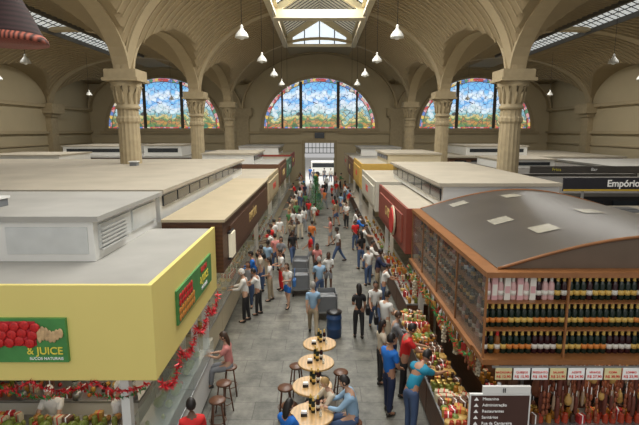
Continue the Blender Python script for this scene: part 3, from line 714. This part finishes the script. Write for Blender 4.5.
goods(F+G,2.85,3.3,14.7,21,.9,.2,'goods on the butcher counter',.85,2)
goods(F+G,2.9,3.2,21.6,30,.9,.3,'goods on the distant stall counters',.85,2)
goods(F+G,-3.3,-3.0,23.4,30,.95,.3,'goods on the distant stall counters',.7,2)
sh=E('stepped_shelf_unit',(3.5,11.5,0),label='tall wooden stepped shelving filled with jars and boxes',category='shelving')
O('frame',MB().box(.0,.5,-2.4,2.3,0,.9).box(.25,.5,-2.4,2.3,.9,1.35).box(.45,.5,-2.4,2.3,1.35,2.3).box(.2,.45,-2.4,2.3,1.75,1.78),wood,sh)
goods(G+F,3.55,3.72,9.2,13.7,.9,.17,'goods on the stepped shelves',.95,2)
goods(G,3.82,3.85,9.2,13.7,1.35,.15,'goods on the stepped shelves',.95,2)
fd=E('display_counter',(5.0,7.95,0),label='low wooden meat counter under the price tags',category='counter',group='stall counters')
O('body',MB().box(-1.5,1.5,-.25,.25,0,1.2),wood,fd); O('worktop',MB().box(-1.55,1.55,-.28,.28,1.2,1.25),steel,fd,bevel=.008)
goods(G,3.6,6.4,7.78,8.15,1.25,.14,'goods on the meat counter',.95,1)
bc=E('back_counter',(-5.6,9.2,0),label='steel back counter inside the juice stall with produce',category='counter')
O('body',MB().box(-2.3,2.0,-.35,.35,0,1.0),white,bc); O('worktop',MB().box(-2.35,2.05,-.4,.4,1.0,1.05),steel,bc,bevel=.01)
goods(F+G,-7.6,-3.7,8.95,9.5,1.05,.2,'fruit on the back counter',.75,1)
fc=E('front_counter',(-5.6,7.75,0),label='front counter of the juice stall with cases of food',category='counter')
O('body',MB().box(-2.4,2.2,-.3,.3,0,1.15),yellow,fc); O('worktop',MB().box(-2.45,2.25,-.35,.35,1.15,1.2),steel,fc,bevel=.01)
goods(F+G,-7.6,-3.6,7.6,7.95,1.2,.16,'food on the front counter',.9,1)
bs=E('wall_shelf_unit',(-6.0,11.2,0),label='back shelves of the juice stall with tins and jars',category='shelving')
O('frame',MB().box(-2.2,2.0,.0,.3,0,1.2).box(-2.2,2.0,0,.3,1.55,1.58).box(-2.2,2.0,.27,.3,1.2,1.55),wood,bs)
goods(G,-8,-4.1,11.3,11.35,1.2,.17,'jars on the back shelves',.9,1); goods(G,-8,-4.1,11.3,11.35,1.58,.17,'jars on the back shelves',.9,1)
def juicer(x,y,z):
    j=E('juice_blender',(x,y,z),label='steel juice blender with clear jug',category='blender',group='juice blenders')
    O('motor_base',MB().lathe([(.09,0),(.09,.12),(.06,.16)],n=12),steel,j); O('jug',MB().lathe([(.05,.16),(.075,.4),(.07,.4)],n=12),glassc,j); O('lid',MB().lathe([(.08,.4),(.07,.43),(.02,.45)],n=12),black,j)
for i in range(4): juicer(-7.0+i*1.1,8.88,1.05)
# ================================================================ TABLES, STOOLS
def table(x,y):
    t=E('bar_table',(x,y,0),label='round light wood bar table on a dark pedestal',category='table',group='round bar tables')
    O('tabletop',MB().lathe([(.40,.97),(.42,.98),(.42,1.01),(.41,1.02)],n=32,sm=False),twood,t)
    O('pedestal',MB().lathe([(.26,0),(.26,.03),(.08,.07),(.05,.15),(.05,.9),(.12,.97)],n=16),black,t)
for x,y in ((.0,11.5),(-.08,10.5),(-.15,9.45),(-.15,8.4)):
    table(x,y)
    for dx,dy in ((.03,.05),(.12,.12),(-.02,.16)):
        clone(B[2 if dx>.1 else 3],(x+dx,y+dy,1.02),0,1.05,label='dark bottle standing on the bar table',category='bottle',group='bottles on the bar tables')
    h=E('napkin_holder',(x-.14,y-.06,1.02),label='small black napkin holder on the bar table',category='napkin holder',group='napkin holders')
    O('tray',MB().box(-.06,.06,-.04,.04,0,.06),black,h); O('napkins',MB().box(-.05,.05,-.03,.03,.06,.10),whitel,h)
    g=O('drinking_glass',MB().lathe([(.025,0),(.034,.12),(.030,.12),(.022,.01)],n=12),glassc,loc=(x+.17,y-.1,1.02),label='clear drinking glass on the bar table',category='glass',group='drinking glasses')
stl=E('bar_stool',(-.75,9.9,0),label='dark wood round bar stool with four splayed legs',category='stool',group='dark wood bar stools')
O('seat',MB().lathe([(.16,.68),(.175,.69),(.175,.715),(.16,.73)],n=20),swood,stl)
for a in range(4):
    c,s_=math.cos(a*pi/2+.78),math.sin(a*pi/2+.78); O('leg',MB().tube([(c*.2,s_*.2,0),(c*.11,s_*.11,.69)],.018,6),swood,stl)
O('foot_ring',MB().tube([(.172*math.cos(a*pi/8),.172*math.sin(a*pi/8),.25) for a in range(17)],.01,5),swood,stl)
STO=[(-.62,9.2),(.66,8.6),(.26,8.95),(-.55,10.9),(.5,10.6),(-.62,8.0),(-2.15,9.4),(-2.15,10.1),(-2.15,10.85),(-2.65,17.3)]
for p in STO: clone(stl,(p[0],p[1],0),R.uniform(0,6),label=stl['label'],category='stool')
bl=E('plastic_drum',(.45,14.2,0),label='dark blue plastic drum standing in the aisle',category='drum')
O('body',MB().lathe([(.20,0),(.23,.03),(.23,.28),(.245,.3),(.23,.32),(.23,.6),(.245,.62),(.23,.64),(.22,.78)],n=20),blue,bl); O('lid',MB().lathe([(.24,.78),(.24,.82),(.1,.83)],n=20),black,bl)
def trolley(x,y,rz,lab,m1,m2,cg=True):
    t=E('market_trolley',(x,y,0),rz,label=lab,category='trolley')
    O('tray',MB().box(-.35,.35,-.5,.5,.28,.33),m1,t)
    O('basket',MB().box(-.33,.33,-.48,-.46,.33,.85).box(-.33,.33,.46,.48,.33,.85).box(-.33,-.31,-.46,.46,.33,.85).box(.31,.33,-.46,.46,.33,.85),m2,t)
    O('handle',MB().tube([(-.3,-.5,.3),(-.3,-.62,1.0),(.3,-.62,1.0),(.3,-.5,.3)],.016,6),steel,t)
    for a in (-.3,.3):
        for b_ in (-.42,.42):
            w_=O('wheel',MB().lathe([(.10,-.02),(.11,0),(.10,.02)],n=14),black,t,loc=(a,b_,.11)); w_.rotation_euler=(0,pi/2,0)
    O('cargo',MB().box(-.28,.28,-.42,0,.33,.8).box(-.25,.28,.03,.4,.33,.7,1),[grey,steel],t)
trolley(.25,15.9,.05,'grey metal market trolley carrying boxes',steel,grey)
trolley(-.75,18.3,.1,'steel trolley with crates standing in the aisle',grey,grey)
trolley(-.8,20.3,-.05,'steel trolley with crates by the snack stall',grey,grey)
ct=E('christmas_tree',(-.3,36,0),label='slim dark green decorated christmas tree in the aisle',category='christmas tree')
O('pot',MB().lathe([(.25,0),(.32,.4),(.3,.4)],n=14),red,ct); O('trunk',MB().tube([(0,0,.3),(0,0,2.9)],.05,6),wood,ct)
mb=MB()
for i in range(1500):
    z=.5+2.5*(i/1500); r=.6*(1-(z-.5)/2.6)+.04; a=R.uniform(0,6.28); rr=r*R.uniform(.6,1)
    p=Vector((rr*math.cos(a),rr*math.sin(a),z)); d=Vector((math.cos(a)*.14,math.sin(a)*.14,-.06)); u=Vector((-math.sin(a)*.03,math.cos(a)*.03,0))
    mb.add([p-u,p+u,p+d],[(0,1,2)])
O('foliage',mb,green,ct,kind='stuff'); O('star',MB().ell((0,0,3.05),(.1,.04,.1)),gold,ct)
ho=E('hanging_ornament',(-5.15,8.4,7.78),label='dark red bell shaped fabric ornament with striped hem',category='ornament')
O('bell',MB().lathe([(.56,0),(.50,.12),(.37,.42),(.20,.75),(.08,1.0),(.02,1.08)],n=24),M('fabric_dark',(.035,.012,.012),.8,stripe=('Z',4,2,.6)),ho)
O('hem',MB().lathe([(.60,-.06),(.58,.02),(.54,.07),(.52,.02)],n=24),M('hem_red',(.40,.10,.06),.7,stripe=('X',6,1,.9)),ho)
O('cord',MB().tube([(0,0,1.05),(0,0,3.6)],.012,5),black,ho)
# ================================================================ PEOPLE
def skin(verts,edges,rad,roots,sub=1):
    me=bpy.data.meshes.new('s'); me.from_pydata([tuple(v) for v in verts],edges,[])
    o=bpy.data.objects.new('s',me); COL.objects.link(o)
    o.modifiers.new('k','SKIN')
    for i,r in enumerate(rad):
        d=me.skin_vertices[0].data[i]; d.radius=(r,r) if not isinstance(r,tuple) else r; d.use_root=(i in roots)
    m=o.modifiers.new('u','SUBSURF'); m.levels=sub
    dg=bpy.context.evaluated_depsgraph_get(); out=bpy.data.meshes.new_from_object(o.evaluated_get(dg))
    bpy.data.objects.remove(o)
    for p in out.polygons: p.use_smooth=True
    return out
def join(me,mb):
    mb.add([v.co[:] for v in me.vertices],[list(p.vertices) for p in me.polygons],0,True); return mb
skinm=M('skin_mid',(.40,.21,.13),.55,var=.05); eyem=M('eye_white',(.8,.8,.78),.3); pup=M('pupil',(.03,.02,.015),.3); lip=M('lip',(.36,.11,.09),.5)
hairm=M('hair_black',(.012,.009,.008),.5); shm=M('shirt',(.8,.8,.8)); ptm=M('trousers',(.05,.07,.12)); som=M('shoe',(.03,.025,.02),.4)
def rot(v,a):
    return Vector((v.x, v.y*math.cos(a)+v.z*math.sin(a), -v.y*math.sin(a)+v.z*math.cos(a)))
def mkperson(name,lean,legs,arms,headp=0,seat=None,longs=False,shorts=False,longh=False,slim=1.0):
    Vv=[];Ed=[];Rd=[]
    def a(p,r,par=None):
        Vv.append(Vector(p)); Rd.append(r); i=len(Vv)-1
        if par is not None: Ed.append((par,i))
        return i
    up=lambda z,y=0,x=0: rot(Vector((x,y,z)),lean)
    pel=a((0,0,0),.118*slim); wa=a(up(.14),.105*slim,pel); ch=a(up(.33,-.01),.125*slim,wa); uc=a(up(.45,-.01),.085,ch); nb=a(up(.52,0),.052,uc); nt_=a(up(.60,.015),.048,nb)
    low=0
    JL=[]
    for sd,(th,kn) in zip((-1,1),legs):
        h=Vector((sd*.09,0,-.05)); k_=h+Vector((sd*.015,math.sin(th)*.42,-math.cos(th)*.42)); sa=th-kn
        an=k_+Vector((0,math.sin(sa)*.41,-math.cos(sa)*.41)); to=an+Vector((sd*.02,.14,-.03))
        mid=k_.lerp(an,.35)
        ih=a(h,.088,pel); ik=a(k_,.056,ih); im=a(mid,.054,ik); ia=a(an,.036,im); it=a(to,.03,ia)
        JL.append((h,k_,an,to,mid)); low=min(low,an.z-.07)
    chains=[]
    for sd,(pt,ab,el,el_in) in zip((-1,1),arms):
        s0=up(.43,-.01,sd*.165*(.5+.5*slim)); 
        up_=Vector((sd*math.sin(ab),math.sin(pt)*math.cos(ab),-math.cos(pt)*math.cos(ab)))
        e_=s0+up_*.28; f_=Vector((-sd*el_in,math.sin(pt+el),-math.cos(pt+el))).normalized(); w_=e_+f_*.24; pm=w_+f_*.07
        i0=a(s0,.062,uc); i1=a(e_,.040,i0); im=a(e_.lerp(w_,.3),.039,i1); i2=a(w_,.025,im); i3=a(pm,.034,i2)
        chains.append((s0,e_,w_,f_,pm)) 
    roots=[pel]
    for sd,(s0,e_,w_,f_,pm) in zip((-1,1),chains):
        side=Vector((0,1,0)) if abs(f_.y)<.75 else Vector((1,0,0)); side=(side-f_*side.dot(f_)).normalized()
        if side.x*sd>0 and abs(side.x)>.5: side=-side
        curl=f_.cross(side).normalized()
        if curl.x*sd>0 and abs(curl.x)>.5: curl=-curl
        if abs(curl.x)<=.5 and curl.z>0: curl=-curl
        for q in range(4):
            L=(.065,.078,.072,.055)[q]; b0=pm+side*((1.5-q)*.019)+f_*.01
            r0=a(b0,.0105); roots.append(r0); x1=a(b0+f_*L*.6+curl*.006,.0095,r0); a(b0+f_*L*.92+curl*.028,.008,x1)
        b0=w_+f_*.03+side*.02; r0=a(b0,.012); roots.append(r0); x1=a(b0+side*.03+f_*.03,.0105,r0); a(b0+side*.042+f_*.062+curl*.01,.009,x1)
    dz=(-low) if seat is None else seat+.10
    sh=Vector((0,0,dz)); body=skin([v+sh for v in Vv],Ed,Rd,roots)
    mb=join(body,MB())
    hc=up(.70,.03)+sh; hd=MB(); 
    hd.ell((0,0,0),(.075,.095,.115),0,14,10)
    hd.add([(-.014,.088,-.03),(.014,.088,-.03),(0,.118,-.028),(0,.09,.02)],[(0,1,2),(0,2,3),(2,1,3)],0,True)
    for sd in (-1,1):
        hd.ell((sd*.077,-.005,-.005),(.012,.022,.032),0,8,5); hd.ell((sd*.03,.083,.008),(.014,.008,.008),1,8,5); hd.ell((sd*.03,.090,.008),(.006,.004,.006),2,6,4)
    hd.ell((0,.084,-.055),(.024,.008,.008),3,8,5)
    HA=lean*.5+headp
    T=lambda v: rot(Vector(v),HA)+hc
    o_=len(mb.v); mb.v+=[tuple(T(v)) for v in hd.v]
    for f,m_ in zip(hd.f,hd.m): mb.f.append([i+o_ for i in f]); mb.m.append(m_); mb.s.append(True)
    root=O('person',mb,[skinm,eyem,pup,lip])
    hr=MB()
    kf=lambda q:(q[2]>.045 or (q[1]<.02 and q[2]>-.06) ) and not (q[1]>.07 and q[2]<.06)
    hr.ell((0,-.008,.008),(.085,.104,.122),0,16,12,kf)
    if longh: hr.ell((0,-.075,-.09),(.085,.045,.19),0,12,10)
    H=MB(); H.add([T(v) for v in hr.v],hr.f,0,True); O('hair',H,hairm,root)
    V2=[];E2=[];R2=[]
    def c(p,r,par=None):
        V2.append(Vector(p)+sh); R2.append(r); i=len(V2)-1
        if par is not None: E2.append((par,i))
        return i
    p0=c((0,0,-.07),.140*slim); p1=c(up(.12),.128*slim,p0); p2=c(up(.33,-.01),.145*slim,p1); p3=c(up(.44,-.01),.105,p2); c(up(.505,0),.066,p3)
    for (s0,e_,w_,f_,pm) in chains:
        q=c(s0,.078,p3)
        if longs: q=c(e_,.055,q); c(w_-f_*.02,.04,q)
        else: c(s0.lerp(e_,.72),.062,q)
    O('shirt',skin(V2,E2,R2,[0]),None,root).data.materials.append(shm)
    V2.clear();E2.clear();R2.clear()
    p0=c((0,0,.06),.125*slim); p1=c((0,0,-.03),.128*slim,p0)
    for (h,k_,an,to,mid) in JL:
        q=c(h+Vector((0,0,-.03)),.103,p1)
        if shorts: c(h.lerp(k_,.8),.082,q)
        else: q=c(k_,.074,q); q=c(mid,.066,q); c(an+Vector((0,0,.02)),.056,q)
    O('trousers',skin(V2,E2,R2,[0]),None,root).data.materials.append(ptm)
    for (h,k_,an,to,mid) in JL:
        p=an+sh; O('shoe',MB().ell((p.x,p.y+.06,p.z-.035),(.045,.13,.035)).ell((p.x,p.y-.01,p.z-.01),(.043,.06,.05)),som,root)
    root.location=(0,-60,0)
    return root
rel=(.08,.12,.25,.05)
PO={}
PO['stand']=mkperson('stand',.02,[(.12,.12),(-.08,.02)],[rel,(.15,.2,.9,.45)])
PO['standb']=mkperson('standb',.06,[(.03,.05),(.1,.15)],[(.3,.15,1.3,.5),(.2,.2,1.4,.5)],.15,slim=1.12)
PO['standw']=mkperson('standw',.0,[(.04,.04),(-.10,.04)],[(.1,.1,1.2,.5),(.0,.12,.3,.05)],.1,longh=True,slim=.88)
PO['bag']=mkperson('bag',.03,[(.18,.1),(-.2,.15)],[(.25,.1,1.5,.3),(-.2,.12,.3,.05)],longh=True,shorts=True,slim=.9)
PO['walk']=mkperson('walk',.06,[(.42,.15),(-.32,.25)],[(-.4,.1,.35,.05),(.45,.1,.4,.1)])
PO['walkw']=mkperson('walkw',.05,[(-.30,.25),(.38,.12)],[(.4,.1,.5,.1),(-.35,.1,.4,.05)],longh=True,slim=.9)
PO['reach']=mkperson('reach',.22,[(.1,.08),(-.05,.05)],[(.7,.1,.75,.1),(.8,.15,.6,.15)],.25)
PO['reachl']=mkperson('reachl',.12,[(.1,.08),(-.08,.05)],[(.5,.1,.95,.2),(.6,.15,.8,.15)],.25,longs=True)
PO['bend']=mkperson('bend',.65,[(.2,.25),(.0,.1)],[(1.0,.1,.35,.1),(1.1,.15,.3,.1)],.3)
PO['sit']=mkperson('sit',.22,[(1.35,1.2),(1.4,1.25)],[(.75,.15,.8,.4),(.8,.15,.75,.4)],.2,seat=.73,longs=True)
PO['sitw']=mkperson('sitw',.15,[(1.35,1.25),(1.4,1.2)],[(.7,.12,.9,.4),(.6,.15,1.0,.4)],.2,seat=.73,longh=True,slim=.9)
SK=[skinm,M('skin_light',(.52,.31,.21),.55,var=.05),M('skin_dark',(.13,.065,.04),.5,var=.05)]
HR={'k':hairm,'b':M('hair_brown',(.05,.025,.012),.5),'y':M('hair_blond',(.38,.24,.09),.5),'g':M('hair_grey',(.32,.31,.29),.6),'w':M('cap_white',(.75,.75,.72),.6)}
C={'white':(.74,.74,.71),'black':(.018,.018,.02),'red':(.62,.02,.02),'blue':(.015,.15,.55),'teal':(.015,.24,.38),'lblue':(.27,.42,.58),'grey':(.24,.25,.27),
 'pink':(.62,.24,.22),'green':(.09,.24,.09),'navy':(.015,.025,.07),'jean':(.06,.10,.20),'khaki':(.32,.26,.17),'orange':(.64,.18,.04),'cream':(.58,.51,.40),'purple':(.15,.06,.2),'yellow':(.6,.46,.09)}
CM={k_:M('cloth_'+k_,v,.8,var=.1,scale=8) for k_,v in C.items()}
names={k_:k_ for k_ in C}; names['lblue']='light blue'; names['jean']='denim'
act={'stand':'standing still','standb':'standing holding hands together','standw':'standing with arm raised','bag':'stepping forward in shorts','walk':'walking along','walkw':'walking with long hair','reach':'reaching over a counter','reachl':'leaning at a counter','bend':'bending over goods','sit':'seated on a stool','sitw':'seated with long hair'}
def person(pose,x,y,rz,shirt,pants,hair='k',sk=0,sc=1.0,z=0):
    return clone(PO[pose],(x,y,z),rz,sc,mats={'person':SK[sk],'shirt':CM[shirt],'trousers':CM[pants],'hair':HR[hair]},
      label='person in %s top, %s trousers, %s'%(names[shirt],names[pants],act[pose]),category='person')
W=pi/2; BACK=pi
P_=person
P_('reachl',-2.45,15.4,W,'white','black','w',1,1.04); P_('reach',-2.1,16.0,W*.9,'white','black','k',0,.95)
P_('standw',-1.85,17.4,W,'white','khaki','k',1,.95); P_('stand',-2.3,18.3,W*1.1,'cream','jean','b',1)
P_('bag',-1.15,16.7,2.6,'white','blue','b',1,.95); P_('standb',-1.5,18.6,1.9,'white','red','k',0,.96)
P_('walk',-.2,14.3,0,'lblue','khaki','g',1); P_('standb',.0,17.1,.3,'lblue','jean','g',1)
P_('standw',1.2,14.1,.1,'black','black','k',0,.98); P_('standb',1.9,13.3,-.9,'white','cream','k',1,1.0); P_('walk',1.75,14.6,BACK,'white','jean','k',0,.98)
P_('stand',1.55,10.05,-1.0,'blue','navy','k',0,1.08); P_('reach',2.0,10.8,-W,'red','black','k',0,1.05); P_('reachl',1.95,12.0,-W,'grey','navy','b',1,.95)
P_('bend',1.88,9.25,-.9,'teal','jean','k',0,1.1); P_('standw',1.55,11.4,-1.2,'cream','black','k',0,.95)
P_('sitw',-2.15,10.85,W,'pink','grey','b',1,.98)
P_('sit',.26,8.95,1.9,'cream','navy','y',1,.92); P_('sit',.66,8.6,1.5,'lblue','jean','k',1,1.04); P_('sitw',-.62,8.0,-.6,'blue','navy','k',0,.92)
P_('stand',-2.2,7.65,.4,'red','navy','k',2,1.0)
P_('stand',-3.75,8.35,-W,'white','white','w',0,.98); P_('reach',-5.0,8.45,BACK,'white','white','w',1,.96); P_('reach',-3.75,10.2,-W,'white','white','w',2,.98)
P_('stand',-3.75,13.5,-W,'white','black','w',1,.95); P_('stand',-3.75,18,-W,'white','black','w',0,.95)
P_('stand',3.65,16,W,'white','black','w',0,.95)
mid=[('stand',-2.2,20.0,'lblue','k'),('standw',-1.7,20.9,'grey','k'),('bag',.35,18.4,'white','b'),('walkw',-.1,20.0,'pink','k'),('reach',2.3,16.8,'white','k'),('reachl',2.25,18.2,'navy','k'),
 ('standb',2.0,19.2,'white','k'),('walk',-.4,22.0,'red','k'),('walkw',-1.3,22.6,'black','k'),('reach',-2.2,22.2,'white','k'),('reachl',-2.3,23.6,'red','b'),('stand',-.4,24.9,'orange','k'),
 ('reach',2.1,23.4,'white','k'),('reachl',2.1,26.3,'blue','k'),('bag',.6,26.2,'pink','b'),('walk',.9,22.8,'white','k'),
 ('standb',-2.4,19.1,'black','k'),('standw',-2.55,16.7,'grey','b'),('reachl',-2.5,17.9,'blue','k'),('stand',-2.0,21.4,'pink','k'),('reachl',2.2,20.4,'white','k'),('standw',1.9,21.6,'black','k'),('standb',-2.4,24.8,'white','k'),('walk',-1.5,25.6,'khaki','k'),('stand',-2.2,26.2,'white','k'),('stand',1.9,25.2,'red','k')]
for i,(p,x,y,c_,h) in enumerate(mid):
    rz=(W if x<0 else -W) if 'reach' in p else R.choice([0,BACK,.5,BACK+.4,-.5,W])
    P_(p,x,y,rz,c_,R.choice(['jean','black','khaki','jean','grey','cream']),h,R.choice((0,0,1,2)),R.uniform(.92,1.03))
used=[]
for i in range(46):
    for _ in range(60):
        y=27.5+27*R.random(); x=R.uniform(-1.8,1.2) if R.random()<.35 else R.choice((-1,1))*R.uniform(1.5,2.35)
        if abs(x+.3)<.9 and abs(y-36)<1: continue
        if all((x-a)**2+(y-b_)**2>.8 for a,b_ in used): break
    used.append((x,y))
    p=R.choice(['stand','standw','walk','walkw','bag','standb']) if abs(x)<1.9 else R.choice(['reachl','reach'])
    rz=(W if x<0 else -W) if 'reach' in p else R.choice([0,BACK])+R.uniform(-.9,.9)
    P_(p,x,y,rz,R.choice(['white','white','white','khaki','black','red','red','grey','lblue','pink','cream','navy','orange','white','blue','green']),R.choice(['jean','black','khaki','jean','grey','cream']),R.choice('kkkbbyg'),R.choice((0,0,1,2)),R.uniform(.86,1.06))
for x,y in ((-.7,59),(.6,61),(-1.2,63),(1.4,60.5)): P_('walk',x,y,R.choice([0,BACK]),R.choice(['white','blue','grey']),'jean','k',0,1,-.05)
for k_,r in PO.items():
    for kid in KIDS.get(r.name,[]): bpy.data.objects.remove(kid)
    bpy.data.objects.remove(r)
def bag(x,y,z,m_,lab):
    e=E('shoulder_bag',(x,y,z),label=lab,category='bag')
    O('pouch',MB().box(-.06,.06,-.16,.16,-.14,.12),m_,e,bevel=.03); O('strap',MB().tube([(0,-.14,.1),(.01,-.08,.4),(0.02,0,.52),(.01,.08,.4),(0,.14,.1)],.012,5),m_,e)
bag(1.46,14.0,.95,black,'black shoulder bag hanging at a shopper side'); bag(-.9,16.7,.95,M('bag_blue',(.04,.15,.4),.5),'blue shoulder bag hanging at a shopper side'); bag(1.62,13.2,.98,black,'black strap bag carried beside a white shirt')
# ================================================================ LIGHT
def area(x,y,z,sx,sy,p,c=(1,.965,.90),rot_=(0,0,0)):
    l=bpy.data.lights.new('area_light','AREA'); l.shape='RECTANGLE'; l.size=sx; l.size_y=sy; l.energy=p; l.color=c
    o=bpy.data.objects.new('area_light',l); COL.objects.link(o); o.location=(x,y,z); o.rotation_euler=rot_; return o
area(0,22.5,14.9,5.0,34,4300); area(-17.3,34,12.6,2.2,23,1250); area(17.3,34,12.6,2.2,23,1250)  # daylight of the nave and aisle skylights, emitted just below the glass
area(0,-2,9,20,6,380,(1,.97,.92),(math.radians(70),0,0))  # added fill light behind the camera, not a source in the hall
area(0,YB+9,9,16,14,2600,(1,1,1))  # lamp added above the street to brighten the view through the door
for s,x,y,L,zz in ((-1,-4.4,9.4,4,2.38),(-1,-3.3,17,9,2.6),(1,3.4,17.5,6,2.5),(1,3.4,11.3,4,2.4),(1,5.0,8.2,1.0,2.44),(-1,-3.3,28,10,2.6),(1,3.3,28,12,2.6),(1,3.3,42,12,2.6),(-1,-3.3,42,12,2.6)):
    area(x,y,zz,.4,L,6+L*2.8,(1,.82,.58))  # warm stall lamps under the fascias, unseen, no fixtures modelled
wd=bpy.data.worlds.new('World'); SC.world=wd; wd.use_nodes=True; bg=wd.node_tree.nodes['Background']
bg.inputs[0].default_value=(1,.985,.97,1); bg.inputs[1].default_value=.5
SC.view_settings.view_transform='Standard'
# ================================================================ CAMERA
cd=bpy.data.cameras.new('camera'); cam=bpy.data.objects.new('camera',cd); COL.objects.link(cam)
cam.location=(0,0,6.3); cam.rotation_euler=(math.radians(80.4),0,0); cd.sensor_width=36; cd.lens=485/639*36; cd.clip_end=300
SC.camera=cam
